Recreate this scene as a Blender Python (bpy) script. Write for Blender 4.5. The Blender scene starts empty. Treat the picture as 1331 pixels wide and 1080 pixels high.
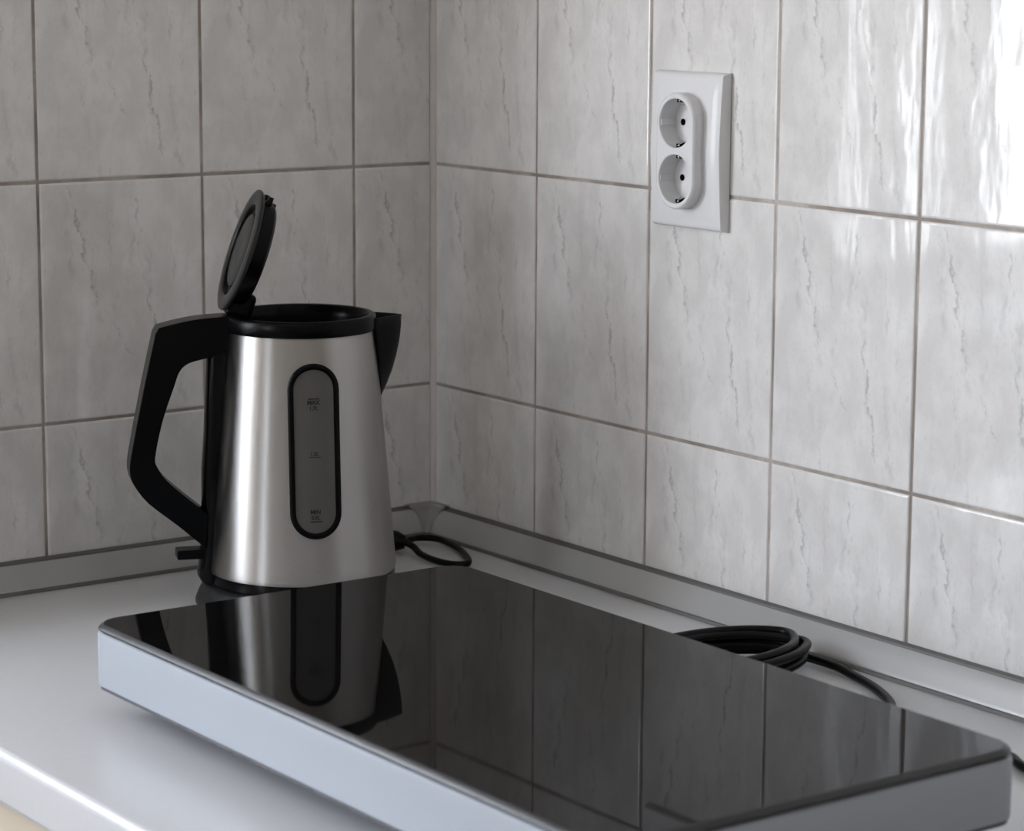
import bpy, bmesh, math, random
from mathutils import Vector, Matrix

random.seed(7)
scene = bpy.context.scene
COL = scene.collection

# ------------------------------------------------------------------ camera
# world frame: room corner at the origin, counter top at z = 0, left tiled wall = plane y 0, right tiled wall = plane x 0
ZC = 0.0138
F_PX = 3411.4
YAW, PITCH, ROLL = 0.6305, 0.1713, 0.0054
cam_data = bpy.data.cameras.new('camera')
cam = bpy.data.objects.new('camera', cam_data)
COL.objects.link(cam)
fw = Vector((math.sin(YAW) * math.cos(PITCH), math.cos(YAW) * math.cos(PITCH), -math.sin(PITCH)))
rt = Vector((math.cos(YAW), -math.sin(YAW), 0))
up = rt.cross(fw)
r2 = rt * math.cos(ROLL) + up * math.sin(ROLL)
u2 = -rt * math.sin(ROLL) + up * math.cos(ROLL)
m = Matrix((r2, u2, -fw)).transposed().to_4x4()
m.translation = Vector((-1.3286, -1.9435, 0.5267 - ZC))
cam.matrix_world = m
cam_data.sensor_width = 36
cam_data.lens = 36 * F_PX / 1331
cam_data.clip_start = 0.05
cam_data.dof.use_dof = True
cam_data.dof.focus_distance = 2.04
cam_data.dof.aperture_fstop = 11
scene.camera = cam

# ------------------------------------------------------------------ world: bright overcast day, seen through the window only
world = bpy.data.worlds.new('overcast_sky')
scene.world = world
world.use_nodes = True
wt = world.node_tree
wt.nodes.clear()
w_out = wt.nodes.new('ShaderNodeOutputWorld')
w_bg = wt.nodes.new('ShaderNodeBackground')
w_tc = wt.nodes.new('ShaderNodeTexCoord')
w_sep = wt.nodes.new('ShaderNodeSeparateXYZ')
w_ramp = wt.nodes.new('ShaderNodeValToRGB')
w_map = wt.nodes.new('ShaderNodeMapRange')
w_map.inputs['From Min'].default_value = -1
w_map.inputs['From Max'].default_value = 1
w_ramp.color_ramp.elements[0].position = 0.40
w_ramp.color_ramp.elements[0].color = (0.80, 0.80, 0.80, 1)
w_ramp.color_ramp.elements[1].position = 0.56
w_ramp.color_ramp.elements[1].color = (0.85, 0.91, 1.01, 1)
wt.links.new(w_tc.outputs['Generated'], w_sep.inputs[0])
wt.links.new(w_sep.outputs['Z'], w_map.inputs['Value'])
wt.links.new(w_map.outputs[0], w_ramp.inputs[0])
wt.links.new(w_ramp.outputs[0], w_bg.inputs['Color'])
w_bg.inputs['Strength'].default_value = 4.5
wt.links.new(w_bg.outputs[0], w_out.inputs[0])

# window opening in the left wall (x range, z range), light enters the room here
WX0, WX1, WZ0, WZ1 = -2.60, -0.50, 0.13, 1.02
pl = bpy.data.lights.new('window_portal', 'AREA')
pl.shape = 'RECTANGLE'
pl.size, pl.size_y = WX1 - WX0, WZ1 - WZ0
pl.cycles.is_portal = True
plo = bpy.data.objects.new('window_portal', pl)
COL.objects.link(plo)
plo.location = ((WX0 + WX1) / 2, 0.36, (WZ0 + WZ1) / 2)
plo.rotation_euler = (math.radians(-90), 0, 0)      # shines towards -y

# second window, unseen and added to balance the light, in the wall opposite the right tiled wall (y range, z range)
VY0, VY1, VZ0, VZ1 = -0.92, -0.42, 0.12, 0.82
pl2 = bpy.data.lights.new('window_portal', 'AREA')
pl2.shape = 'RECTANGLE'
pl2.size, pl2.size_y = VZ1 - VZ0, VY1 - VY0
pl2.cycles.is_portal = True
plo2 = bpy.data.objects.new('window_portal', pl2)
COL.objects.link(plo2)
plo2.location = (-3.19, (VY0 + VY1) / 2, (VZ0 + VZ1) / 2)
plo2.rotation_euler = (0, math.radians(-90), 0)     # shines towards +x

scene.view_settings.view_transform = 'Standard'
scene.view_settings.look = 'None'
scene.view_settings.gamma = 1
scene.view_settings.use_curve_mapping = False
scene.view_settings.exposure = 1.88


# ------------------------------------------------------------------ helpers
def tag(o, label=None, cat=None, group=None, kind=None):
    if label: o['label'] = label
    if cat: o['category'] = cat
    if group: o['group'] = group
    if kind: o['kind'] = kind
    return o


def link(name, me, mat=None, parent=None, smooth=False):
    o = bpy.data.objects.new(name, me)
    COL.objects.link(o)
    if mat is not None and not me.materials:
        me.materials.append(mat)
    if parent is not None:
        o.parent = parent
    if smooth:
        me.polygons.foreach_set('use_smooth', [True] * len(me.polygons))
    return o


def obj(name, bm, mat=None, parent=None, smooth=False, sharp=None, flat=1e9):
    me = bpy.data.meshes.new(name)
    bmesh.ops.recalc_face_normals(bm, faces=bm.faces)
    bm.to_mesh(me)
    bm.free()
    o = link(name, me, mat, parent, smooth or sharp is not None)
    if sharp is not None:
        me.set_sharp_from_angle(angle=math.radians(sharp))
        for p_ in me.polygons:                      # large plane faces keep their own normal
            if p_.area > flat:
                p_.use_smooth = False
    return o


def empty(name, loc=(0, 0, 0), rz=0.0):
    o = bpy.data.objects.new(name, None)
    COL.objects.link(o)
    o.location = loc
    o.rotation_euler = (0, 0, rz)
    o.empty_display_size = 0.05
    return o


def bevel(o, w, seg=2, angle=30):
    b = o.modifiers.new('bevel', 'BEVEL')
    b.width, b.segments, b.limit_method = w, seg, 'ANGLE'
    b.angle_limit = math.radians(angle)
    b.harden_normals = False
    return o


def add_box(bm, x0, x1, y0, y1, z0, z1):
    vs = [bm.verts.new((x, y, z)) for x in (x0, x1) for y in (y0, y1) for z in (z0, z1)]
    for f in ((0, 1, 3, 2), (4, 6, 7, 5), (0, 4, 5, 1), (2, 3, 7, 6), (0, 2, 6, 4), (1, 5, 7, 3)):
        bm.faces.new([vs[i] for i in f])


def box(name, b, mat, parent=None, bev=0, seg=2):
    bm = bmesh.new()
    add_box(bm, *b)
    o = obj(name, bm, mat, parent)
    if bev:
        bevel(o, bev, seg)
    return o


def lathe(profile, n=64, bm=None, close_start=False, close_end=False):
    bm = bm or bmesh.new()
    rings = []
    for r, z in profile:
        rings.append([bm.verts.new((r * math.cos(2 * math.pi * k / n), r * math.sin(2 * math.pi * k / n), z)) for k in range(n)])
    for a, b in zip(rings, rings[1:]):
        for k in range(n):
            bm.faces.new((a[k], a[(k + 1) % n], b[(k + 1) % n], b[k]))
    if close_start: bm.faces.new(rings[0])
    if close_end: bm.faces.new(rings[-1])
    return bm


def catmull(pts, n=8, closed=False):
    out = []
    P = [Vector(p) for p in pts]
    N = len(P)
    for i in range(N if closed else N - 1):
        if closed:
            a, b, c, d = P[(i - 1) % N], P[i], P[(i + 1) % N], P[(i + 2) % N]
        else:
            a, b, c, d = P[max(i - 1, 0)], P[i], P[i + 1], P[min(i + 2, N - 1)]
        for k in range(n):
            t = k / n
            out.append(0.5 * ((2 * b) + (c - a) * t + (2 * a - 5 * b + 4 * c - d) * t * t + (3 * b - a - 3 * c + d) * t ** 3))
    if not closed: out.append(P[-1])
    return out


def tube(path, r, n=10, bm=None, radii=None):
    bm = bm or bmesh.new()
    P = [Vector(p) for p in path]
    prev = None
    nrm = None
    for i, p in enumerate(P):
        t = (P[min(i + 1, len(P) - 1)] - P[max(i - 1, 0)]).normalized()
        if nrm is None:
            nrm = t.cross(Vector((0, 0, 1)))
            if nrm.length < 1e-4: nrm = Vector((1, 0, 0))
            nrm.normalize()
        else:
            nrm = (nrm - t * nrm.dot(t)).normalized()
        bn = t.cross(nrm)
        rr = radii[i] if radii else r
        ring = [bm.verts.new(p + nrm * (rr * math.cos(2 * math.pi * k / n)) + bn * (rr * math.sin(2 * math.pi * k / n))) for k in range(n)]
        if prev:
            for k in range(n):
                bm.faces.new((prev[k], prev[(k + 1) % n], ring[(k + 1) % n], ring[k]))
        else:
            bm.faces.new(ring)
        prev = ring
    bm.faces.new(prev)
    return bm


# ------------------------------------------------------------------ materials
class NT:
    def __init__(self, name):
        self.mat = bpy.data.materials.new(name)
        self.mat.use_nodes = True
        self.t = self.mat.node_tree
        self.p = self.t.nodes['Principled BSDF']

    def n(self, kind, **kw):
        nd = self.t.nodes.new(kind)
        for k, v in kw.items():
            setattr(nd, k, v)
        return nd

    def put(self, sock, v):
        if isinstance(v, bpy.types.NodeSocket):
            self.t.links.new(v, sock)
        else:
            sock.default_value = v

    def math(self, op, a, b=0.0, c=0.0, clamp=False):
        nd = self.n('ShaderNodeMath', operation=op, use_clamp=clamp)
        self.put(nd.inputs[0], a)
        self.put(nd.inputs[1], b)
        self.put(nd.inputs[2], c)
        return nd.outputs[0]

    def ramp(self, v, lo, hi, a=0.0, b=1.0):
        nd = self.n('ShaderNodeMapRange', interpolation_type='SMOOTHSTEP')
        self.put(nd.inputs['Value'], v)
        for k, x in zip(('From Min', 'From Max', 'To Min', 'To Max'), (lo, hi, a, b)):
            self.put(nd.inputs[k], x)
        return nd.outputs[0]

    def noise(self, vec, scale, detail=2.0, rough=0.5, dim='3D'):
        nd = self.n('ShaderNodeTexNoise', noise_dimensions=dim)
        if vec is not None: self.put(nd.inputs['Vector'], vec)
        nd.inputs['Scale'].default_value = scale
        nd.inputs['Detail'].default_value = detail
        nd.inputs['Roughness'].default_value = rough
        return nd.outputs['Fac']

    def mix(self, fac, a, b, blend='MIX'):
        nd = self.n('ShaderNodeMix', data_type='RGBA', blend_type=blend)
        self.put(nd.inputs[0], fac)
        self.put(nd.inputs[6], a if isinstance(a, bpy.types.NodeSocket) else (*a, 1))
        self.put(nd.inputs[7], b if isinstance(b, bpy.types.NodeSocket) else (*b, 1))
        return nd.outputs[2]

    def bump(self, h, strength, dist=0.001, normal=None):
        nd = self.n('ShaderNodeBump')
        nd.inputs['Strength'].default_value = strength
        nd.inputs['Distance'].default_value = dist
        self.put(nd.inputs['Height'], h)
        if normal is not None: self.put(nd.inputs['Normal'], normal)
        return nd.outputs[0]

    def set(self, **kw):
        for k, v in kw.items():
            self.put(self.p.inputs[k.replace('_', ' ')], v)
        return self

    def combine(self, x, y, z):
        nd = self.n('ShaderNodeCombineXYZ')
        for i, v in enumerate((x, y, z)): self.put(nd.inputs[i], v)
        return nd.outputs[0]


def simple(name, col, rough=0.5, metal=0.0, spec=0.5, bump_scale=0, bump_str=0.1, var=0.04, var_scale=30):
    t = NT(name)
    tc = t.n('ShaderNodeTexCoord').outputs['Object']
    nz = t.noise(tc, var_scale, 3)
    dark = tuple(c * (1 - var) for c in col)
    lite = tuple(min(1, c * (1 + var)) for c in col)
    t.set(Base_Color=t.mix(nz, dark, lite), Roughness=rough, Metallic=metal)
    t.p.inputs['Specular IOR Level'].default_value = spec
    if bump_scale:
        t.set(Normal=t.bump(t.noise(tc, bump_scale, 3), bump_str, 0.0005))
    return t.mat


def tile_material():
    t = NT('marbled_ceramic')
    tc = t.n('ShaderNodeTexCoord').outputs['Object']
    sep = t.n('ShaderNodeSeparateXYZ')
    t.put(sep.inputs[0], tc)
    X, Z = sep.outputs['X'], sep.outputs['Z']
    rnd = t.n('ShaderNodeObjectInfo').outputs['Random']
    # tile print, the same on each tile: wandering vertical veins, broken up along their length
    flat = t.combine(X, 0.0, Z)
    wig1 = t.math('SUBTRACT', t.noise(flat, 55, 4, 0.65), 0.5)
    wig2 = t.math('SUBTRACT', t.noise(t.combine(X, 3.7, Z), 190, 3, 0.6), 0.5)
    shift = t.math('ADD', t.math('MULTIPLY', wig1, 0.020), t.math('MULTIPLY', wig2, 0.008))
    Xs = t.math('ADD', X, shift)
    stretch = t.combine(X, 1.3, t.math('MULTIPLY', Z, 0.35))
    brk = t.noise(stretch, 130, 4, 0.7)
    total = None
    #        x at top, slope, z from, z to, width, strength   (z measured down from the tile's upper edge)
    veins = [(0.026, 0.22, 0.005, 0.100, 0.0011, 0.95), (0.020, 0.10, 0.015, 0.075, 0.0028, 0.50),
             (0.003, 0.52, 0.090, 0.150, 0.0007, 0.70), (0.087, 0.03, 0.008, 0.060, 0.0010, 0.75),
             (0.080, 0.02, 0.030, 0.080, 0.0022, 0.40), (0.078, 0.20, 0.080, 0.182, 0.0010, 0.85),
             (0.070, 0.25, 0.120, 0.170, 0.0022, 0.40), (0.118, 0.05, 0.045, 0.085, 0.0009, 0.55),
             (0.012, 0.05, 0.140, 0.190, 0.0020, 0.35), (0.110, 0.10, 0.130, 0.190, 0.0018, 0.40),
             (0.045, 0.05, 0.150, 0.195, 0.0015, 0.35), (0.032, 0.16, 0.030, 0.120, 0.0030, 0.40), (0.062, 0.04, 0.020, 0.110, 0.0016, 0.40), (0.098, 0.02, 0.060, 0.120, 0.0024, 0.38), (0.028, 0.10, 0.110, 0.180, 0.0024, 0.36), (0.136, -0.02, 0.060, 0.150, 0.0012, 0.30)]
    for x0, sl, z0, z1, w, s in veins:
        d = t.math('ABSOLUTE', t.math('SUBTRACT', Xs, t.math('ADD', x0, t.math('MULTIPLY', Z, -sl))))
        line = t.ramp(d, 0.0, w * 2.1, s, 0.0)
        win = t.math('MULTIPLY', t.ramp(Z, -z1 - 0.012, -z1 + 0.010), t.ramp(Z, -z0 - 0.010, -z0 + 0.012, 1.0, 0.0))
        v = t.math('MULTIPLY', line, win)
        total = v if total is None else t.math('ADD', total, v)
    total = t.math('MULTIPLY', total, t.ramp(brk, 0.40, 0.62), clamp=True)
    cloud = t.noise(t.combine(X, 9.1, t.math('MULTIPLY', Z, 0.6)), 38, 5, 0.62)
    base = t.mix(t.ramp(cloud, 0.36, 0.66), (0.660, 0.646, 0.630), (0.750, 0.736, 0.720))
    speck = t.ramp(t.noise(t.combine(X, 5.5, t.math('MULTIPLY', Z, 0.5)), 300, 3, 0.7), 0.57, 0.72, 0.0, 0.42)
    base = t.mix(speck, base, (0.50, 0.49, 0.485))
    col = t.mix(t.math('MULTIPLY', total, 0.54), base, (0.26, 0.26, 0.265))
    # gentle waviness of the glaze, different on each tile
    off = t.combine(t.math('ADD', X, t.math('MULTIPLY', rnd, 7.0)), 0.0, t.math('MULTIPLY', Z, 0.45))
    wav = t.noise(off, 42, 2.5, 0.55)
    t.set(Base_Color=col, Roughness=0.07, Normal=t.bump(wav, 0.22, 0.0012))
    t.p.inputs['Specular IOR Level'].default_value = 0.38
    t.p.inputs['IOR'].default_value = 1.5
    return t.mat


def grout_material():
    t = NT('cement_grout')
    tc = t.n('ShaderNodeTexCoord').outputs['Object']
    a = t.noise(tc, 14, 4, 0.6)
    b = t.noise(tc, 260, 3, 0.6)
    c = t.mix(t.ramp(a, 0.35, 0.68), (0.25, 0.21, 0.185), (0.48, 0.43, 0.39))
    c = t.mix(t.ramp(b, 0.5, 0.75, 0, 0.5), c, (0.27, 0.23, 0.20))
    t.set(Base_Color=c, Roughness=0.9, Normal=t.bump(b, 0.5, 0.0006))
    return t.mat


def steel_material():
    t = NT('brushed_steel')
    tc = t.n('ShaderNodeTexCoord').outputs['Object']
    sep = t.n('ShaderNodeSeparateXYZ')
    t.put(sep.inputs[0], tc)
    ang = t.math('ARCTAN2', sep.outputs['Y'], sep.outputs['X'])
    line = t.noise(t.combine(t.math('MULTIPLY', ang, 0.05), 0, sep.outputs['Z']), 900, 3, 0.7)
    soft = t.noise(t.combine(t.math('MULTIPLY', ang, 2.0), 0, t.math('MULTIPLY', sep.outputs['Z'], 1.5)), 6, 3, 0.6)
    spot = t.ramp(t.noise(tc, 420, 1, 0.4), 0.74, 0.80, 0, 0.35)
    c = t.mix(t.math('MULTIPLY', line, 0.3), (0.45, 0.435, 0.42), (0.49, 0.475, 0.46))
    c = t.mix(spot, c, (0.25, 0.23, 0.21))
    t.set(Base_Color=c, Metallic=1.0, Roughness=t.ramp(soft, 0.3, 0.7, 0.41, 0.45))
    t.p.inputs['Anisotropic'].default_value = 0.98
    t.p.inputs['Anisotropic Rotation'].default_value = 0.25
    tan = t.n('ShaderNodeTangent', direction_type='RADIAL', axis='Z')
    t.put(t.p.inputs['Tangent'], tan.outputs[0])
    return t.mat


def pane_material():
    t = NT('window_glass')
    tr = t.n('ShaderNodeBsdfTransparent')
    gl = t.n('ShaderNodeBsdfGlossy')
    gl.inputs['Roughness'].default_value = 0.01
    mx = t.n('ShaderNodeMixShader')
    mx.inputs[0].default_value = 0.03
    t.put(mx.inputs[1], tr.outputs[0])
    t.put(mx.inputs[2], gl.outputs[0])
    out = [n for n in t.t.nodes if n.type == 'OUTPUT_MATERIAL'][0]
    t.put(out.inputs[0], mx.outputs[0])
    return t.mat


def curtain_material():
    t = NT('curtain_cloth')
    d = t.n('ShaderNodeBsdfDiffuse')
    tl = t.n('ShaderNodeBsdfTranslucent')
    tc = t.n('ShaderNodeTexCoord').outputs['Object']
    c = t.mix(t.noise(tc, 400, 2), (0.46, 0.45, 0.44), (0.54, 0.53, 0.52))
    t.put(d.inputs[0], c)
    t.put(tl.inputs[0], c)
    mx = t.n('ShaderNodeMixShader')
    mx.inputs[0].default_value = 0.12
    t.put(mx.inputs[1], d.outputs[0])
    t.put(mx.inputs[2], tl.outputs[0])
    out = [n for n in t.t.nodes if n.type == 'OUTPUT_MATERIAL'][0]
    t.put(out.inputs[0], mx.outputs[0])
    return t.mat


M = dict(
    tile=tile_material(), grout=grout_material(), steel=steel_material(), pane=pane_material(), curtain=curtain_material(),
    corner=simple('corner_grout', (0.58, 0.53, 0.50), 0.8, bump_scale=200, bump_str=0.2, var=0.15),
    plaster=simple('wall_paint', (0.60, 0.56, 0.515), 0.85, var=0.03),
    ceiling=simple('ceiling_paint', (0.80, 0.79, 0.77), 0.9, var=0.02),
    floor=simple('floor_vinyl', (0.48, 0.40, 0.31), 0.5, var=0.12, var_scale=8),
    worktop=simple('grey_laminate', (0.58, 0.588, 0.605), 0.28, var=0.03, var_scale=140, bump_scale=700, bump_str=0.05),
    strip=simple('grey_plastic_strip', (0.40, 0.40, 0.395), 0.20, var=0.03),
    lip=simple('dark_grey_sealing_lip', (0.12, 0.117, 0.115), 0.55),
    cap=simple('grey_plastic_cap', (0.28, 0.275, 0.27), 0.40),
    cabinet=simple('cream_cabinet', (0.70, 0.62, 0.50), 0.45, var=0.03),
    plinth=simple('brown_plinth', (0.20, 0.15, 0.11), 0.6),
    handle_metal=simple('satin_nickel', (0.6, 0.58, 0.55), 0.3, 1.0),
    black=simple('black_plastic', (0.0022, 0.0022, 0.0025), 0.25, spec=0.10, var=0.15, bump_scale=900, bump_str=0.04),
    black_gloss=simple('black_gloss_plastic', (0.0025, 0.0025, 0.003), 0.16, spec=0.14, var=0.1),
    lid_grey=simple('charcoal_lid', (0.020, 0.0195, 0.0195), 0.34, spec=0.25, var=0.1),
    base_plastic=simple('charcoal_base', (0.016, 0.017, 0.019), 0.38, spec=0.25, var=0.1),
    rubber=simple('black_rubber', (0.003, 0.003, 0.003), 0.33, spec=0.15, var=0.1),
    gauge=simple('smoky_gauge_plastic', (0.085, 0.082, 0.080), 0.20, var=0.08),
    print=simple('dark_print', (0.012, 0.012, 0.012), 0.5, spec=0.2),
    glass=NT('black_glass').mat,
    housing=simple('silver_paint', (0.345, 0.372, 0.412), 0.40, 0.0, var=0.015),
    glass_edge=simple('ground_glass_edge', (0.012, 0.012, 0.013), 0.34, spec=0.55),
    under=simple('dark_sheet_metal', (0.09, 0.09, 0.10), 0.5),
    white=simple('white_plastic', (0.72, 0.72, 0.725), 0.16, var=0.01),
    hole=simple('socket_hole', (0.002, 0.002, 0.002), 0.8, spec=0.02),  # flat black in place of the unlit depth of pin holes and slots
    clip=simple('nickel_clip', (0.62, 0.60, 0.56), 0.25, 1.0),
    pvc=simple('white_window_frame', (0.62, 0.62, 0.62), 0.35, var=0.01),
)
g = M['glass'].node_tree.nodes['Principled BSDF']
g.inputs['Base Color'].default_value = (0.0035, 0.0032, 0.0032, 1)
g.inputs['Roughness'].default_value = 0.025
g.inputs['IOR'].default_value = 1.18

# ------------------------------------------------------------------ room shell
GROUT_D = 0.0013                 # grout plane behind the tile faces
HT, FL = 1.62, -0.90             # ceiling and floor heights
XW, YW = -3.1, -3.6              # far walls of the kitchen

wr = box('wall_right', (GROUT_D, 0.12, YW, 0.12, FL, HT), M['grout'])
tag(wr, 'right wall of marbled grey white tiles with double socket', kind='structure')
bm = bmesh.new()
add_box(bm, WX1, GROUT_D, GROUT_D, 0.42, FL, HT)
add_box(bm, XW, WX0, GROUT_D, 0.42, FL, HT)
add_box(bm, WX0, WX1, GROUT_D, 0.42, FL, WZ0)
add_box(bm, WX0, WX1, GROUT_D, 0.42, WZ1, HT)
wl = obj('wall_left', bm, M['grout'])
tag(wl, 'left wall of marbled grey white tiles behind the kettle', kind='structure')
tag(box('wall_back', (XW, 0.12, YW - 0.1, YW, FL, HT), M['plaster']), kind='structure')
bm = bmesh.new()
add_box(bm, XW - 0.1, XW, YW, VY0, FL, HT)
add_box(bm, XW - 0.1, XW, VY1, 0.42, FL, HT)
add_box(bm, XW - 0.1, XW, VY0, VY1, FL, VZ0)
add_box(bm, XW - 0.1, XW, VY0, VY1, VZ1, HT)
tag(obj('wall_opposite', bm, M['plaster']), kind='structure')
tag(box('floor', (XW - 0.1, 0.12, YW - 0.1, 0.42, FL - 0.1, FL), M['floor']), kind='structure')
tag(box('ceiling', (XW - 0.1, 0.12, YW - 0.1, 0.42, HT, HT + 0.1), M['ceiling']), kind='structure')

# painted plaster above and beside the tiling
TILE_TOP = 0.1352 + 0.1992 * 4
PL = 0.0004
bm = bmesh.new()
add_box(bm, PL - 0.004, GROUT_D, YW, 0.0, TILE_TOP, HT)
add_box(bm, PL - 0.004, GROUT_D, YW, -0.1557 - 0.152 * 10, FL, TILE_TOP)
obj('plaster', bm, M['plaster'], wr)
bm = bmesh.new()
add_box(bm, WX1, 0.0, PL - 0.004, GROUT_D, TILE_TOP, HT)
add_box(bm, XW, WX0, PL - 0.004, GROUT_D, FL, HT)
add_box(bm, WX0, WX1, PL - 0.004, GROUT_D, WZ1, HT)
add_box(bm, WX0, WX1, PL - 0.004, GROUT_D, FL, WZ0)
add_box(bm, WX0, WX1, GROUT_D, 0.24, WZ1 - 0.004, WZ1)
add_box(bm, WX1 - 0.004, WX1, GROUT_D, 0.24, WZ0, WZ1 - 0.004)
add_box(bm, WX0, WX0 + 0.004, GROUT_D, 0.24, WZ0, WZ1 - 0.004)
obj('plaster', bm, M['plaster'], wl)

# tiles: origin at the upper left corner of the face, x to the right, y into the wall
GAP = 0.0025


def tile_mesh(x0, x1, h):
    bm = bmesh.new()
    rings = []
    for ins, y in ((0.0019, 0.0), (0.0009, 0.00022), (0.0003, 0.0007), (0.0, 0.0014), (0.0, 0.005)):
        rings.append([bm.verts.new(v) for v in ((x0 + ins, y, -ins), (x1 - ins, y, -ins), (x1 - ins, y, -h + ins), (x0 + ins, y, -h + ins))])
    bm.faces.new(rings[0])
    for a, b in zip(rings, rings[1:]):
        for k in range(4):
            bm.faces.new((a[k], b[k], b[(k + 1) % 4], a[(k + 1) % 4]))
    bmesh.ops.recalc_face_normals(bm, faces=bm.faces)
    me = bpy.data.meshes.new('tile')
    bm.to_mesh(me)
    bm.free()
    me.materials.append(M['tile'])
    return me


PW, PH = 0.152, 0.1992
row_tops = [(0.1352, 0.1352 - 0.006)] + [(0.1352 + PH * k, PH) for k in range(1, 5)]
mesh_cache = {}


def place_tile(wall, x, top, x0, x1, h, rz):
    key = (round(x0, 4), round(x1, 4), round(h, 4))
    me = mesh_cache.get(key) or mesh_cache.setdefault(key, tile_mesh(*key))
    o = link('tile', me, None, wall)
    o.location = (x, 0, top) if rz == 0 else (0, x, top)
    j = lambda a: math.radians(random.uniform(-a, a))
    o.rotation_euler = (j(0.12), 0, rz + j(0.16))
    return o


for top, ph in row_tops:
    h = ph - GAP
    for i in range(3):                                   # left wall, the column at the window is cut
        place_tile(wl, -(0.0825 + PW * (i + 1)) + GAP / 2, top - GAP / 2, 0 if i < 2 else 0.0378, PW - GAP, h, 0)
    place_tile(wl, -0.0825 + GAP / 2, top - GAP / 2, 0, 0.0825 - GAP / 2 - 0.0015, h, 0)
    for i in range(11):                                  # right wall
        if i == 0:
            place_tile(wr, -0.0055, top - GAP / 2, 0, 0.1557 - 0.0055 - GAP / 2, h, -math.pi / 2)
        else:
            place_tile(wr, -(0.1557 + PW * (i - 1)) - GAP / 2, top - GAP / 2, 0, PW - GAP, h, -math.pi / 2)
# grout fillet in the room corner
bm = bmesh.new()
vs = []
for z in (0.0, TILE_TOP):
    vs.append([bm.verts.new(v) for v in ((GROUT_D, -0.0058, z), (-0.0004, -0.0048, z), (-0.0015, -0.0022, z), (-0.0018, 0.0003, z), (-0.0018, GROUT_D + 0.001, z), (GROUT_D, GROUT_D + 0.001, z))])
for k in range(6):
    bm.faces.new((vs[0][k], vs[0][(k + 1) % 6], vs[1][(k + 1) % 6], vs[1][k]))
obj('corner_joint', bm, M['corner'], wr)

# window
win = tag(empty('window_1', ((WX0 + WX1) / 2, 0.26, WZ0)), 'white framed window beside the tiled corner', kind='structure')


def wpart(name, b, mat, bev=0.004):
    cx, cy, cz = win.location
    return box(name, (b[0] - cx, b[1] - cx, b[2] - cy, b[3] - cy, b[4] - cz, b[5] - cz), mat, win, bev)


FY0, FY1 = 0.240, 0.270
wpart('frame_rail', (WX0, WX1, FY0, FY1, WZ0, WZ0 + 0.05), M['pvc'])
wpart('frame_rail', (WX0, WX1, FY0, FY1, WZ1 - 0.05, WZ1), M['pvc'])
wpart('frame_post', (WX0, WX0 + 0.06, FY0, FY1, WZ0 + 0.05, WZ1 - 0.05), M['pvc'])
wpart('frame_post', (WX1 - 0.02, WX1, FY0, FY1, WZ0 + 0.05, WZ1 - 0.05), M['pvc'])
wpart('mullion', (-0.976, -0.889, FY0, FY1, WZ0 + 0.05, WZ1 - 0.05), M['pvc'])
wpart('mullion', (-1.76, -1.69, FY0, FY1, WZ0 + 0.05, WZ1 - 0.05), M['pvc'])
wpart('transom', (WX0 + 0.06, -1.76, FY0 + 0.004, FY1 - 0.004, 0.78, 0.81), M['pvc'])
wpart('transom', (-1.69, -0.976, FY0 + 0.004, FY1 - 0.004, 0.78, 0.81), M['pvc'])
wpart('transom', (-0.889, WX1 - 0.02, FY0 + 0.004, FY1 - 0.004, 0.78, 0.81), M['pvc'])
for x0, x1 in ((WX0 + 0.06, -1.76), (-1.69, -0.865), (-0.889, WX1 - 0.02)):
    wpart('pane', (x0, x1, 0.2535, 0.2565, WZ0 + 0.05, 0.78), M['pane'], 0)
    wpart('pane', (x0, x1, 0.2535, 0.2565, 0.81, WZ1 - 0.05), M['pane'], 0)
wpart('window_sill', (WX0 - 0.03, WX1 - 0.005, -0.03, FY0, WZ0 - 0.022, WZ0 + 0.004), M['pvc'])

win2 = tag(empty('fill_window', (XW - 0.05, (VY0 + VY1) / 2, VZ0)), 'small white framed window added across the kitchen as fill light', kind='structure')  # out of view, added only to balance the room light
hv = (VY1 - VY0) / 2
hz = VZ1 - VZ0
for z0, z1 in ((0, 0.05), (hz - 0.05, hz)):
    box('frame_rail', (-0.02, 0.02, -hv, hv, z0, z1), M['pvc'], win2, 0.003)
for y0, y1 in ((-hv, -hv + 0.05), (-0.025, 0.025), (hv - 0.05, hv)):
    box('frame_post', (-0.02, 0.02, y0, y1, 0.05, hz - 0.05), M['pvc'], win2, 0.003)
for y0, y1 in ((-hv + 0.05, -0.025), (0.025, hv - 0.05)):
    box('pane', (-0.0015, 0.0015, y0, y1, 0.05, hz - 0.05), M['pane'], win2)

# curtain bunched at the corner end of the window, hanging from a rail
def curtain(x0, x1, label):
    bm = bmesh.new()
    n = 28
    rows = []
    for z in (WZ0 + 0.012, 0.7, WZ1 - 0.04):
        rr = []
        for k in range(n + 1):
            t = k / n
            rr.append(bm.verts.new((x0 + (x1 - x0) * t, 0.228 + 0.004 * math.sin(t * (x1 - x0) / 0.028 * 2 * math.pi), z)))
        rows.append(rr)
    for a, b in zip(rows, rows[1:]):
        for k in range(n):
            bm.faces.new((a[k], a[k + 1], b[k + 1], b[k]))
    o = obj('curtain', bm, M['curtain'], None, True)
    s = o.modifiers.new('solid', 'SOLIDIFY')
    s.thickness = 0.0012
    tag(o, label, 'curtain', 'curtains at the window')


curtain(-0.713, -0.520, 'narrow grey curtain beside the tiled corner')
curtain(-0.818, -0.731, 'wider grey curtain nearer the middle of the window')
tag(box('curtain_rail', (WX0 + 0.01, WX1 - 0.01, 0.215, 0.238, WZ1 - 0.034, WZ1 - 0.012), M['pvc'], None, 0.003), 'white curtain rail above the window', 'curtain rail')

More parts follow.
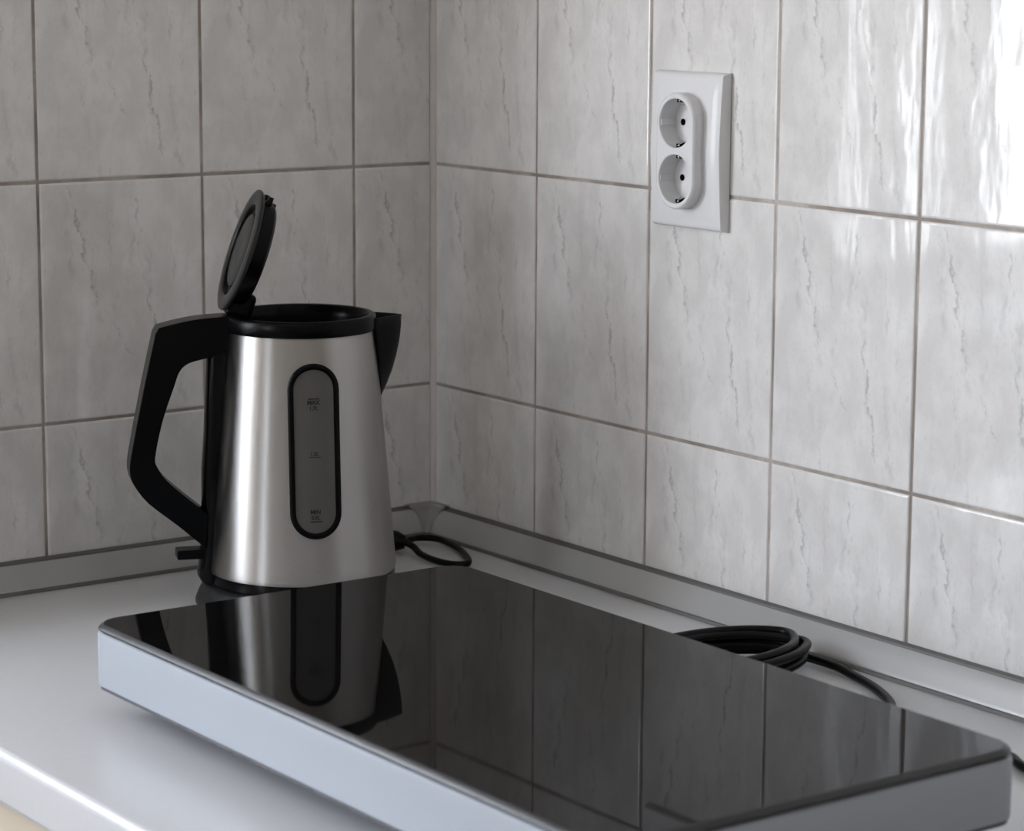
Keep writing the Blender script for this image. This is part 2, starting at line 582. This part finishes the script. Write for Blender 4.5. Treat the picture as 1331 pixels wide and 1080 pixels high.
# ------------------------------------------------------------------ worktop, sealing strip, cabinets
CX0 = -0.621
bm = bmesh.new()
prof = []
R = 0.006
for k in range(7):
    a = math.radians(90 + 15 * k)
    prof.append((CX0 + R + R * math.cos(a), -R + R * math.sin(a)))
prof += [(CX0, -0.033), (CX0 + 0.001, -0.036), (CX0 + 0.004, -0.038), (-0.002, -0.038), (-0.002, 0.0)]
ends = [[bm.verts.new((x, y, z)) for x, z in prof] for y in (-0.002, -2.2)]
for k in range(len(prof)):
    bm.faces.new((ends[0][k], ends[0][(k + 1) % len(prof)], ends[1][(k + 1) % len(prof)], ends[1][k]))
bm.faces.new(ends[0])
bm.faces.new(ends[1])
tag(obj('worktop', bm, M['worktop'], None, sharp=35, flat=0.05), 'light grey laminate worktop with rounded front edge', 'worktop')


def strip(name, side):
    """sealing strip: profile (distance from wall, z) swept along the wall"""
    def sweep(nm, prof, mat, parent, a0, a1, smooth=None):
        bm = bmesh.new()
        e = []
        for which in (0, 1):
            ring = []
            for d, z in prof:
                s = max(a0, d) if which == 0 else a1             # mitred at the corner
                ring.append(bm.verts.new((-d, -s, z) if side == 'right' else (-s, -d, z)))
            e.append(ring)
        n = len(prof)
        for k in range(n):
            bm.faces.new((e[0][k], e[0][(k + 1) % n], e[1][(k + 1) % n], e[1][k]))
        bm.faces.new(e[0])
        bm.faces.new(e[1])
        return obj(nm, bm, mat, parent, sharp=smooth)
    L = 2.2 if side == 'right' else 0.62
    body = sweep(name, [(0.0006, 0.0006), (0.0176, 0.0006), (0.0178, 0.0022), (0.0160, 0.0050), (0.0120, 0.0125), (0.0074, 0.0205), (0.0060, 0.0224), (0.0006, 0.0224)], M['strip'], None, 0.0, L, 40)
    tag(body, 'grey plastic sealing strip along the %s wall' % side, kind='structure')
    sweep('sealing_lip', [(0.0004, 0.0225), (0.0052, 0.0225), (0.0046, 0.0240), (0.0022, 0.0252), (0.0004, 0.0252)], M['lip'], body, 0.0, L)
    sweep('sealing_lip', [(0.0177, 0.0003), (0.0202, 0.0003), (0.0192, 0.0026), (0.0177, 0.0030)], M['lip'], body, 0.0, L)
    return body


bb_r = strip('baseboard_right', 'right')
bb_l = strip('baseboard_left', 'left')
# inner corner cap: wide at the top, tapering towards the counter
bm = bmesh.new()
prof = [(0.0060, 0.0268, 0.030), (0.0072, 0.0252, 0.0300), (0.0086, 0.0205, 0.0235), (0.0130, 0.0125, 0.0215), (0.0170, 0.0050, 0.0225), (0.0188, 0.0008, 0.0240)]
rows = []
for d, z, s in prof:
    rows.append([bm.verts.new(v) for v in ((-s, -d, z), (-(s + d) / 2, -d - 0.0003, z), (-d - 0.0009, -d - 0.0009, z), (-d - 0.0003, -(s + d) / 2, z), (-d, -s, z))])
for a, b in zip(rows, rows[1:]):
    for k in range(4):
        bm.faces.new((a[k], a[k + 1], b[k + 1], b[k]))
corner0 = bm.verts.new((-0.0004, -0.0004, 0.0268))
t0 = bm.verts.new((-0.030, -0.0004, 0.0268))
t1 = bm.verts.new((-0.0004, -0.030, 0.0268))
bm.faces.new((corner0, t0, *rows[0], t1))
cap = obj('corner_cap', bm, M['cap'], bb_r)

cab_labels = ['cream cabinet under the worktop, nearest the tiled corner', 'cream cabinet under the worktop, below the hob', 'cream cabinet under the worktop, farthest from the tiled corner']
for i in range(3):
    y1 = -0.004 - 0.6 * i
    y0 = y1 - 0.596
    c = tag(empty('base_cabinet', (-0.3, (y0 + y1) / 2, FL)), cab_labels[i], 'cabinet', 'cream base cabinets')
    hw = 0.298
    box('body', (-0.282, 0.29, -hw, hw, 0.10, 0.861), M['cabinet'], c, 0.001)
    d = box('door', (-0.302, -0.2825, -hw + 0.002, hw - 0.002, 0.105, 0.855), M['cabinet'], c, 0.003)
    bm = tube([(-0.303, 0.20, 0.66), (-0.322, 0.20, 0.665), (-0.330, 0.20, 0.68), (-0.330, 0.20, 0.77), (-0.322, 0.20, 0.785), (-0.303, 0.20, 0.79)], 0.005)
    obj('handle', bm, M['handle_metal'], d, True)
    box('plinth', (-0.24, -0.222, -hw, hw, 0.0, 0.10), M['plinth'], c)

# ------------------------------------------------------------------ double socket (local x to the image right, -y out of the wall, z up)
soc = tag(empty('double_socket', (-0.0003, -0.3635, 0.3680), -math.pi / 2), 'white double power socket on the right tiled wall', 'socket')
SW, SH = 0.0430, 0.0613


def plate_depth(x, z):
    d = 0.0078 + 0.0030 * (1 - abs(z / SH) ** 1.3)
    e = max(abs(x) / 0.0345, abs(z) / 0.0520)
    d -= 0.0007 * max(0.0, min(1.0, (e - 0.985) / 0.03))
    return d


bm = bmesh.new()
NX, NZ = 30, 42
xs = [-1 + 2 * k / NX for k in range(NX + 1)]
zs = [-1 + 2 * k / NZ for k in range(NZ + 1)]
grid = []
for z in zs:
    row = []
    for x in xs:
        px, pz = x * (SW - 0.0016), z * (SH - 0.0028)
        row.append(bm.verts.new((px, -plate_depth(px, pz), pz)))
    grid.append(row)
for i in range(NZ):
    for j in range(NX):
        q4 = (grid[i][j], grid[i][j + 1], grid[i + 1][j + 1], grid[i + 1][j])
        if all(v.co.x ** 2 + max(0.0, abs(v.co.z) - 0.0225) ** 2 < 0.0222 ** 2 for v in q4):
            continue                                     # opening behind the insert
        bm.faces.new((grid[i][j], grid[i][j + 1], grid[i + 1][j + 1], grid[i + 1][j]))
border = [grid[0][j] for j in range(NX + 1)] + [grid[i][NX] for i in range(1, NZ + 1)] + [grid[NZ][j] for j in range(NX - 1, -1, -1)] + [grid[i][0] for i in range(NZ - 1, 0, -1)]
prev = border
for f, dd in ((0.25, 0.06), (0.55, 0.22), (0.8, 0.5), (1.0, 1.0)):
    ring = []
    for v in border:
        x, z = v.co.x, v.co.z
        ex = math.copysign(SW, x) if abs(abs(x) - (SW - 0.0016)) < 1e-6 else x * SW / (SW - 0.0016)
        ez = math.copysign(SH, z) if abs(abs(z) - (SH - 0.0028)) < 1e-6 else z * SH / (SH - 0.0028)
        ring.append(bm.verts.new((x + (ex - x) * f, v.co.y * (1 - dd), z + (ez - z) * f)))
    for k in range(len(border)):
        bm.faces.new((prev[k], prev[(k + 1) % len(border)], ring[(k + 1) % len(border)], ring[k]))
    prev = ring
obj('plate', bm, M['white'], soc, sharp=38)

# raised oval insert with two round wells
IR, IS, IF = 0.0232, 0.0222, -0.0200      # end radius, half straight, front face
WELL_R, WELL_Z, WELL_D = 0.0196, 0.0217, 0.0165
bm = bmesh.new()


def stadium(r, s, n=24):
    pts = []
    for k in range(n + 1):
        a = math.pi * k / n
        pts.append((r * math.cos(a), s + r * math.sin(a)))
    for k in range(n + 1):
        a = math.pi + math.pi * k / n
        pts.append((r * math.cos(a), -s + r * math.sin(a)))
    return pts


def ring_at(pts, y):
    return [bm.verts.new((x, y, z)) for x, z in pts]


def bridge(a, b):
    n = len(a)
    for k in range(n):
        bm.faces.new((a[k], a[(k + 1) % n], b[(k + 1) % n], b[k]))


r0 = ring_at(stadium(IR, IS), -0.0025)
r1 = ring_at(stadium(IR, IS), IF + 0.0022)
r2_ = ring_at(stadium(IR - 0.0006, IS), IF + 0.0008)
r3 = ring_at(stadium(IR - 0.0018, IS), IF)
bridge(r0, r1); bridge(r1, r2_); bridge(r2_, r3)
edges = [bm.edges.get((r3[k], r3[(k + 1) % len(r3)])) for k in range(len(r3))]
for s in (-1, 1):
    circ = [(WELL_R * math.cos(2 * math.pi * k / 40), s * WELL_Z + WELL_R * math.sin(2 * math.pi * k / 40)) for k in range(40)]
    c0 = ring_at(circ, IF)
    edges += [bm.edges.new((c0[k], c0[(k + 1) % 40])) for k in range(40)]
    c1 = ring_at([((x) * 0.97, s * WELL_Z + (z - s * WELL_Z) * 0.97) for x, z in circ], IF + 0.0008)
    c2 = ring_at([((x) * 0.955, s * WELL_Z + (z - s * WELL_Z) * 0.955) for x, z in circ], IF + WELL_D)
    bridge(c0, c1); bridge(c1, c2)
    bm.faces.new(c2)
bmesh.ops.triangle_fill(bm, use_beauty=True, use_dissolve=False, edges=edges)
ins = obj('socket_insert', bm, M['white'], soc, sharp=35)
for p_ in ins.data.polygons:
    if abs(p_.normal.y) > 0.999:
        p_.use_smooth = False
for s in (-1, 1):
    for px in (-0.0095, 0.0095):
        bm = bmesh.new()
        bmesh.ops.create_cone(bm, cap_ends=True, segments=20, radius1=0.0026, radius2=0.0026, depth=0.0006, matrix=Matrix.Translation((px, IF + WELL_D - 0.0002, s * WELL_Z)) @ Matrix.Rotation(math.pi / 2, 4, 'X'))
        obj('pin_hole', bm, M['hole'], ins)
    for q in (-1, 1):
        z = s * WELL_Z + q * 0.0172
        box('clip_slot', (-0.0032, 0.0032, IF + 0.0045, IF + WELL_D - 0.0005, z - 0.0012, z + 0.0016) if q > 0 else (-0.0032, 0.0032, IF + 0.0045, IF + WELL_D - 0.0005, z - 0.0016, z + 0.0012), M['hole'], ins)
        bm = tube(catmull([(0, IF + 0.0042, s * WELL_Z + q * 0.0180), (0, IF + 0.0060, s * WELL_Z + q * 0.0160), (0, IF + 0.0095, s * WELL_Z + q * 0.0148), (0, IF + 0.0135, s * WELL_Z + q * 0.0158)], 4), 0.0011, 8)
        obj('earth_clip', bm, M['clip'], ins, True)
        xg = q * 0.0180
        box('guide_rib', (min(xg, xg + q * 0.0014) - 0.0006, max(xg, xg + q * 0.0014), IF + 0.0015, IF + WELL_D - 0.0003, s * WELL_Z - 0.0024, s * WELL_Z + 0.0024), M['white'], ins, 0.0003)

# ------------------------------------------------------------------ induction hob
HX0, HX1, HY0, HY1, HZ0, HZ1 = -0.5315, -0.2205, -0.934, -0.3585, 0.0200, 0.0660
hob = tag(empty('induction_hob', ((HX0 + HX1) / 2, (HY0 + HY1) / 2, 0)), 'portable induction hob with black glass top and silver sides on the worktop', 'hob')
hx, hy = (HX1 - HX0) / 2, (HY1 - HY0) / 2


def rrect(a, b, r, n=8):
    pts = []
    for cx, cy, s in ((a - r, b - r, 0), (-a + r, b - r, 1), (-a + r, -b + r, 2), (a - r, -b + r, 3)):
        for k in range(n + 1):
            an = math.pi / 2 * (s + k / n)
            pts.append((cx + r * math.cos(an), cy + r * math.sin(an)))
    return pts


def slab(name, layers, mat, parent, sharp=35):
    bm = bmesh.new()
    prev = None
    for a, b, r, z in layers:
        ring = [bm.verts.new((x, y, z)) for x, y in rrect(a, b, r)]
        if prev:
            n = len(ring)
            for k in range(n):
                bm.faces.new((prev[k], prev[(k + 1) % n], ring[(k + 1) % n], ring[k]))
        else:
            bm.faces.new(ring)
        prev = ring
    bm.faces.new(prev)
    return obj(name, bm, mat, parent, sharp=sharp, flat=0.05)


glass_top = slab('glass_top', [(hx - 0.0040, hy - 0.0040, 0.0180, HZ1 - 0.0044), (hx - 0.0034, hy - 0.0034, 0.0180, HZ1 - 0.0006), (hx - 0.0036, hy - 0.0036, 0.0180, HZ1)], M['glass'], hob)
bm = bmesh.new()
prev = None
first = None
for ins_, r, dz in ((0.0036, 0.018, 0.0044), (0.0008, 0.0205, 0.0044), (0.0, 0.021, 0.0036), (0.0, 0.021, 0.0030), (0.0010, 0.0202, 0.0016), (0.0036, 0.018, 0.00002)):
    ring = [bm.verts.new((x, y, HZ1 - dz)) for x, y in rrect(hx - ins_, hy - ins_, r)]
    if prev:
        for k in range(len(ring)):
            bm.faces.new((prev[k], prev[(k + 1) % len(ring)], ring[(k + 1) % len(ring)], ring[k]))
    prev = ring
obj('glass_edge', bm, M['glass_edge'], glass_top, sharp=30)
slab('gasket', [(hx - 0.0025, hy - 0.0025, 0.018, HZ1 - 0.0058), (hx - 0.0025, hy - 0.0025, 0.018, HZ1 - 0.0042)], M['black'], hob)
slab('housing', [(hx - 0.0025, hy - 0.0025, 0.016, HZ0 + 0.0022), (hx - 0.0008, hy - 0.0008, 0.017, HZ0 + 0.0030), (hx - 0.0006, hy - 0.0006, 0.017, HZ0 + 0.0045),
                 (hx - 0.0006, hy - 0.0006, 0.017, HZ1 - 0.0082), (hx - 0.0010, hy - 0.0010, 0.017, HZ1 - 0.0066), (hx - 0.0022, hy - 0.0022, 0.017, HZ1 - 0.0057)], M['housing'], hob)
slab('bottom_plate', [(hx - 0.006, hy - 0.006, 0.014, HZ0 - 0.002), (hx - 0.0020, hy - 0.0020, 0.016, HZ0), (hx - 0.0020, hy - 0.0020, 0.016, HZ0 + 0.0024)], M['under'], hob)
for sx in (-1, 1):
    for sy in (-1, 1):
        bm = lathe([(0.013, 0.0), (0.015, 0.002), (0.016, 0.010), (0.016, HZ0 - 0.0015)], 24, None, True, True)
        for v in bm.verts:
            v.co += Vector((sx * (hx - 0.055), sy * (hy - 0.05), 0))
        obj('foot', bm, M['black'], hob, sharp=40)
# mains cord of the hob, coiled behind it and running on along the wall
cxo, cyo, _ = hob.location
CR = 0.0034
path = [(HX1 - 0.01, -0.70, 0.030), (HX1 + 0.015, -0.70, 0.022), (-0.180, -0.695, 0.008), (-0.140, -0.715, CR), (-0.100, -0.700, CR), (-0.072, -0.672, CR), (-0.053, -0.638, CR), (-0.042, -0.605, CR), (-0.036, -0.570, CR + 0.001)]
NL = 5
for k in range(NL):
    sc = (1.0, 0.93, 1.03, 0.90, 0.97)[k]
    z = (0.0038, 0.0085, 0.0130, 0.0165, 0.0200)[k]
    for j in range(12 if k < NL - 1 else 7):
        a = math.radians(10) + 2 * math.pi * j / 12
        path.append((-0.115 + 0.078 * sc * math.cos(a), -0.533 + 0.043 * sc * math.sin(a), z + 0.0042 * (j / 12 if k < NL - 1 else 0)))
path += [(-0.196, -0.555, 0.014), (-0.200, -0.60, 0.008), (-0.190, -0.68, CR), (-0.150, -0.75, CR), (-0.108, -0.785, CR), (-0.094, -0.803, CR), (-0.103, -0.825, CR), (-0.112, -0.87, CR), (-0.105, -0.95, CR), (-0.08, -1.05, CR), (-0.06, -1.2, CR)]
path = [(x - cxo, y - cyo, z + 0.0006) for x, y, z in path]
obj('power_cord', tube(catmull(path, 6), CR, 10), M['rubber'], hob, True)

# ------------------------------------------------------------------ kettle base with its cord
KX, KY = -0.2409, -0.165
KROT = math.radians(-36.12 + 14)
kb = tag(empty('kettle_base', (KX, KY, 0), KROT), 'round charcoal power base under the kettle', 'kettle base')
obj('base_disc', lathe([(0.079, 0.0), (0.0845, 0.0006), (0.0862, 0.0025), (0.0858, 0.0050), (0.0836, 0.0105), (0.0802, 0.0165), (0.0780, 0.0186), (0.0760, 0.0192), (0.070, 0.0192), (0.060, 0.0190), (0.02, 0.0190)], 72, None, True, True), M['base_plastic'], kb, sharp=50)


def kb_local(pts):
    c, s = math.cos(-KROT), math.sin(-KROT)
    return [((x - KX) * c - (y - KY) * s, (x - KX) * s + (y - KY) * c, z) for x, y, z in pts]


KR = 0.0030
p = [(-0.185, -0.110, 0.006), (-0.170, -0.085, KR), (-0.150, -0.060, KR), (-0.120, -0.048, KR), (-0.092, -0.054, 0.0050), (-0.066, -0.054, 0.0070), (-0.048, -0.049, 0.0065), (-0.034, -0.060, 0.0055), (-0.038, -0.095, 0.0045), (-0.051, -0.128, 0.004),
     (-0.064, -0.147, 0.004), (-0.076, -0.143, 0.004), (-0.080, -0.122, 0.004), (-0.079, -0.098, 0.005), (-0.077, -0.082, 0.009), (-0.082, -0.071, 0.012), (-0.092, -0.062, 0.013)]
obj('power_cord', tube(catmull(kb_local(p), 6), KR, 10), M['rubber'], kb, True)
# plug lying in the corner behind the kettle
p = [(-0.140, -0.028, 0.0110), (-0.134, -0.032, 0.0110), (-0.112, -0.048, 0.0112), (-0.102, -0.055, 0.0118), (-0.093, -0.062, 0.0120), (-0.084, -0.069, 0.0120), (-0.079, -0.074, 0.0110)]
obj('plug', tube(kb_local(p), 0.01, 18, None, [0.0090, 0.0115, 0.0115, 0.0112, 0.0105, 0.0088, 0.0055]), M['rubber'], kb, sharp=45)

# ------------------------------------------------------------------ kettle (local +x towards the spout, -y towards the water gauge)
ket = tag(empty('electric_kettle', (KX, KY, 0.0194), KROT), 'brushed steel electric kettle with black handle and open lid', 'kettle')
KZ = 0.0194


def z_(v): return v - KZ


PROF = [(0.0760, 0.0295), (0.0764, 0.0320), (0.0759, 0.038), (0.0736, 0.064), (0.0693, 0.115), (0.0646, 0.170), (0.0600, 0.2235)]


def kr(z):
    for (r0, z0), (r1, z1) in zip(PROF, PROF[1:]):
        if z <= z1 or z1 == PROF[-1][1]:
            return r0 + (r1 - r0) * (z - z0) / (z1 - z0)


prof_s = [(0.0735, 0.0286), (0.0752, 0.0286)] + PROF + [(0.0592, 0.2245), (0.0570, 0.2240)]
# inner wall, open at the top
prof_s += [(0.0590, 0.200), (0.0640, 0.150), (0.0700, 0.080), (0.0735, 0.040), (0.0700, 0.034), (0.030, 0.033)]
obj('body', lathe([(r, z_(z)) for r, z in prof_s], 96, None, False, True), M['steel'], ket, sharp=40)
obj('bottom_ring', lathe([(r, z_(z)) for r, z in [(0.066, 0.0196), (0.0735, 0.0196), (0.0754, 0.0210), (0.0758, 0.0235), (0.0754, 0.0290), (0.066, 0.0290)]], 96, None, True, True), M['black_gloss'], ket, sharp=40)
obj('rim', lathe([(r, z_(z)) for r, z in [(0.0566, 0.2100), (0.0566, 0.2232), (0.0606, 0.2232), (0.0612, 0.2250), (0.0612, 0.2325), (0.0604, 0.2348), (0.0588, 0.2358), (0.0560, 0.2356), (0.0543, 0.2338), (0.0530, 0.2270), (0.0524, 0.2100), (0.0566, 0.2100)]], 96), M['black'], ket, sharp=40)

# spine along the handle side
bm = bmesh.new()
rows = []
for z, xo in ((0.2350, 0.0690), (0.2200, 0.0720), (0.2020, 0.0752), (0.1430, 0.0780), (0.1120, 0.0803), (0.0920, 0.0806), (0.0550, 0.0812), (0.0340, 0.0838), (0.0260, 0.0848), (0.0205, 0.0820)):
    ri = kr(min(max(z, 0.0295), 0.2235)) - 0.002
    hwid = 0.0105 + 0.003 * (0.2350 - z) / 0.22
    row = []
    for s, xx in ((-1.0, -math.sqrt(ri ** 2 - hwid ** 2)), (-1.0, -xo + 0.0065), (-0.86, -xo + 0.0026), (-0.55, -xo + 0.0006), (0.0, -xo), (0.55, -xo + 0.0006), (0.86, -xo + 0.0026), (1.0, -xo + 0.0065), (1.0, -math.sqrt(ri ** 2 - hwid ** 2))):
        row.append(bm.verts.new((xx, s * hwid, z_(z))))
    rows.append(row)
for a, b in zip(rows, rows[1:]):
    for k in range(8):
        bm.faces.new((a[k], a[k + 1], b[k + 1], b[k]))
bm.faces.new(rows[0])
bm.faces.new(rows[-1])
obj('spine', bm, M['black_gloss'], ket, sharp=50)

# handle: C-shaped outline in the xz plane, extruded and rounded
outer = catmull([(-0.0560, 0.2358, 0), (-0.0730, 0.2352, 0), (-0.0870, 0.2338, 0), (-0.1010, 0.2312, 0), (-0.1135, 0.2282, 0)], 3)
outer += catmull([(-0.1165, 0.2235, 0), (-0.1215, 0.2020, 0), (-0.1262, 0.1810, 0), (-0.1310, 0.1580, 0), (-0.1352, 0.1370, 0), (-0.1382, 0.1200, 0), (-0.1378, 0.1100, 0), (-0.1345, 0.1020, 0), (-0.1240, 0.0880, 0), (-0.1010, 0.0690, 0), (-0.0790, 0.0495, 0)], 3)
inner = catmull([(-0.0770, 0.0775, 0), (-0.0805, 0.0805, 0), (-0.0945, 0.0922, 0), (-0.1095, 0.1062, 0), (-0.1168, 0.1175, 0), (-0.1180, 0.1262, 0), (-0.1118, 0.1540, 0), (-0.1022, 0.1815, 0), (-0.0978, 0.1930, 0), (-0.0905, 0.1994, 0), (-0.0760, 0.2030, 0), (-0.0560, 0.2075, 0)], 3)
bm = bmesh.new()
pts = [(v.x, v.y) for v in outer + inner]
HWD = 0.0125
fa = [bm.verts.new((x, -HWD, z_(z))) for x, z in pts]
fb = [bm.verts.new((x, HWD, z_(z))) for x, z in pts]
bm.faces.new(fa)
bm.faces.new(fb)
n = len(pts)
for k in range(n):
    bm.faces.new((fa[k], fa[(k + 1) % n], fb[(k + 1) % n], fb[k]))
h = obj('handle', bm, M['black'], ket, sharp=45)
bevel(h, 0.0058, 4, 50)
h.modifiers.new('weighted', 'WEIGHTED_NORMAL')

# switch lever under the handle
sw = box('switch_lever', (-0.1015, -0.078, -0.009, 0.009, z_(0.0402), z_(0.0478)), M['black'], ket, 0.0012)

# spout
bm = bmesh.new()
rows = []
for z, tip, w in ((0.2325, 0.0830, 0.0245), (0.2225, 0.0825, 0.0238), (0.2120, 0.0812, 0.0220), (0.1990, 0.0785, 0.0185), (0.1875, 0.0752, 0.0140), (0.1760, 0.0706, 0.0085), (0.1665, 0.0660, 0.0030)):
    rb = kr(min(z, 0.2235)) + 0.0003
    row = []
    for k in range(-6, 7):
        t = k / 6
        yy = t * w
        xb = math.sqrt(max(rb * rb - w * w, 0))
        xx = xb + (tip - xb) * (1 - abs(t) ** 1.25)
        xx = max(xx, math.sqrt(rb * rb - yy * yy) + 0.0002)
        row.append(bm.verts.new((xx, yy, z_(z))))
    rows.append(row)
for a, b in zip(rows, rows[1:]):
    for k in range(12):
        bm.faces.new((a[k], a[k + 1], b[k + 1], b[k]))
sp = obj('spout', bm, M['black'], ket, sharp=60)
s = sp.modifiers.new('solid', 'SOLIDIFY')
s.thickness, s.offset = 0.0016, -1
# dark strainer grid behind the spout, in the body wall
bm = bmesh.new()
rows = []
for k in range(-5, 6):
    a = k / 5 * 0.30
    rows.append([bm.verts.new(((kr(z) + 0.0006) * math.cos(a), (kr(z) + 0.0006) * math.sin(a), z_(z))) for z in (0.2234, 0.205, 0.185)])
for a, b in zip(rows, rows[1:]):
    for k in range(2):
        bm.faces.new((a[k], a[k + 1], b[k + 1], b[k]))
o = obj('strainer', bm, M['black'], ket)

# water gauge on the side facing the camera
GZ0, GZ1, GW = 0.0665, 0.2040, 0.0205


def on_body(s, z, off):
    r = kr(z) + off
    a = -math.pi / 2 + s / kr(z)
    return Vector((r * math.cos(a), r * math.sin(a), z_(z)))


def gauge_outline(ins, n=18):
    w = GW - ins
    pts = []
    for k in range(n + 1):
        a = math.pi * k / n
        pts.append((w * math.cos(a), GZ1 - GW + w * math.sin(a)))
    for k in range(1, 12):
        pts.append((-w, GZ1 - GW + (GZ0 + GW - (GZ1 - GW)) * k / 12))
    for k in range(n + 1):
        a = math.pi + math.pi * k / n
        pts.append((w * math.cos(a), GZ0 + GW + w * math.sin(a)))
    for k in range(1, 12):
        pts.append((w, GZ0 + GW + (GZ1 - GW - (GZ0 + GW)) * k / 12))
    return pts


gauge_frame = None
bm = bmesh.new()
prev = None
for ins_, off in ((0.0, -0.0003), (0.0002, 0.0014), (0.0012, 0.0022), (0.0036, 0.0022), (0.0046, 0.0016), (0.0050, -0.0003)):
    ring = [bm.verts.new(on_body(s, z, off)) for s, z in gauge_outline(ins_)]
    if prev:
        for k in range(len(ring)):
            bm.faces.new((prev[k], prev[(k + 1) % len(ring)], ring[(k + 1) % len(ring)], ring[k]))
    prev = ring
gauge_frame = obj('water_gauge', bm, M['black'], ket, sharp=45)
bm = bmesh.new()
rows = []
w0 = GW - 0.0046
for k in range(41):
    t = k / 40
    z = GZ0 + 0.0046 + (GZ1 - GZ0 - 0.0092) * (0.5 - 0.5 * math.cos(math.pi * t))
    dz = max(0.0, z - (GZ1 - GW), (GZ0 + GW) - z)
    w = math.sqrt(max(w0 * w0 - dz * dz, 1e-9))
    rows.append([bm.verts.new(on_body(w * (-1 + 2 * q / 12), z, 0.0007)) for q in range(13)])
for a, b in zip(rows, rows[1:]):
    for q in range(12):
        bm.faces.new((a[q], a[q + 1], b[q + 1], b[q]))
gw = obj('gauge_window', bm, M['gauge'], gauge_frame, True)


def gauge_text(txt, zc, size, bar=False):
    cu = bpy.data.curves.new('scale_mark', 'FONT')
    cu.body, cu.size, cu.align_x, cu.align_y = txt, size, 'CENTER', 'CENTER'
    cu.offset = size * 0.035
    tmp = bpy.data.objects.new('scale_mark_curve', cu)
    COL.objects.link(tmp)
    dg = bpy.context.evaluated_depsgraph_get()
    me = bpy.data.meshes.new_from_object(tmp.evaluated_get(dg))
    bpy.data.objects.remove(tmp)
    for v in me.vertices:
        v.co = on_body(v.co.x - 0.0005, zc + v.co.y, 0.00085)
    me.materials.clear()
    me.materials.append(M['print'])
    me.name = 'scale_mark'
    o = bpy.data.objects.new('scale_mark', me)
    COL.objects.link(o)
    o.parent = gauge_frame


def gauge_bar(zc, w, h):
    bm = bmesh.new()
    a = [bm.verts.new(on_body(x, z, 0.00085)) for x, z in ((-w, zc - h), (w, zc - h), (w, zc + h), (-w, zc + h))]
    bm.faces.new(a)
    obj('scale_mark', bm, M['print'], gauge_frame)


gauge_text('MAX', 0.1735, 0.0045)
gauge_text('1.7L', 0.1690, 0.0040)
gauge_bar(0.1765, 0.0044, 0.0005)
gauge_text('1.2L', 0.1335, 0.0038)
gauge_bar(0.1310, 0.0044, 0.0003)
gauge_text('MIN', 0.0880, 0.0045)
gauge_text('0.5L', 0.0835, 0.0040)
gauge_bar(0.0805, 0.0044, 0.0005)

# lid, hinged at the handle side and swung up; local frame: x from the hinge outwards, z = outer face normal
LID_ANG = math.radians(70.5)
LR = 0.0500
hinge = Vector((-0.0650, 0, z_(0.2405)))
LM = Matrix.Translation(hinge) @ Matrix.Rotation(-LID_ANG, 4, 'Y')


def lid_place(bm, dx=LR):
    for v in bm.verts:
        v.co = LM @ (v.co + Vector((dx, 0, 0)))
    return bm


# dished outer plate
bm = lathe([(0.046, -0.0042), (0.0490, -0.0036), (0.0500, -0.0020), (0.0497, -0.0006), (0.0485, 0.0), (0.0390, 0.0004), (0.0380, -0.0002), (0.0368, -0.0036), (0.0302, -0.0036), (0.0296, -0.0016), (0.0285, -0.0010), (0.010, -0.0014)], 80, None, True, True)
lid = obj('lid', lid_place(bm), M['lid_grey'], ket, sharp=40)
bm = lathe([(0.0376, -0.0010), (0.0364, -0.0033), (0.0304, -0.0033), (0.0299, -0.0022)], 64)
obj('lid_ring', lid_place(bm), M['black'], lid, sharp=40)  # ring detail, its black widened to carry the recess shading
bm = lathe([(0.030, -0.0172), (0.0400, -0.0168), (0.0428, -0.0145), (0.0445, -0.0040)], 80, None, True, True)
obj('lid_plug', lid_place(bm), M['black'], lid, sharp=40)
for yy in (-0.010, 0.010):
    bm = bmesh.new()
    add_box(bm, 0.0905, 0.0975, yy - 0.003, yy + 0.003, -0.0115, -0.0080)
    o = obj('latch_tab', lid_place(bm, 0), M['black'], lid)
bm = bmesh.new()
add_box(bm, 0.0860, 0.0930, -0.006, 0.006, -0.0165, -0.0125)
bevel(obj('latch_button', lid_place(bm, 0), M['black'], lid), 0.001)
bm = bmesh.new()
add_box(bm, -0.001, 0.020, -0.016, 0.016, -0.0245, -0.0030)
bevel(obj('hinge_block', lid_place(bm, 0), M['black'], lid), 0.004, 3)
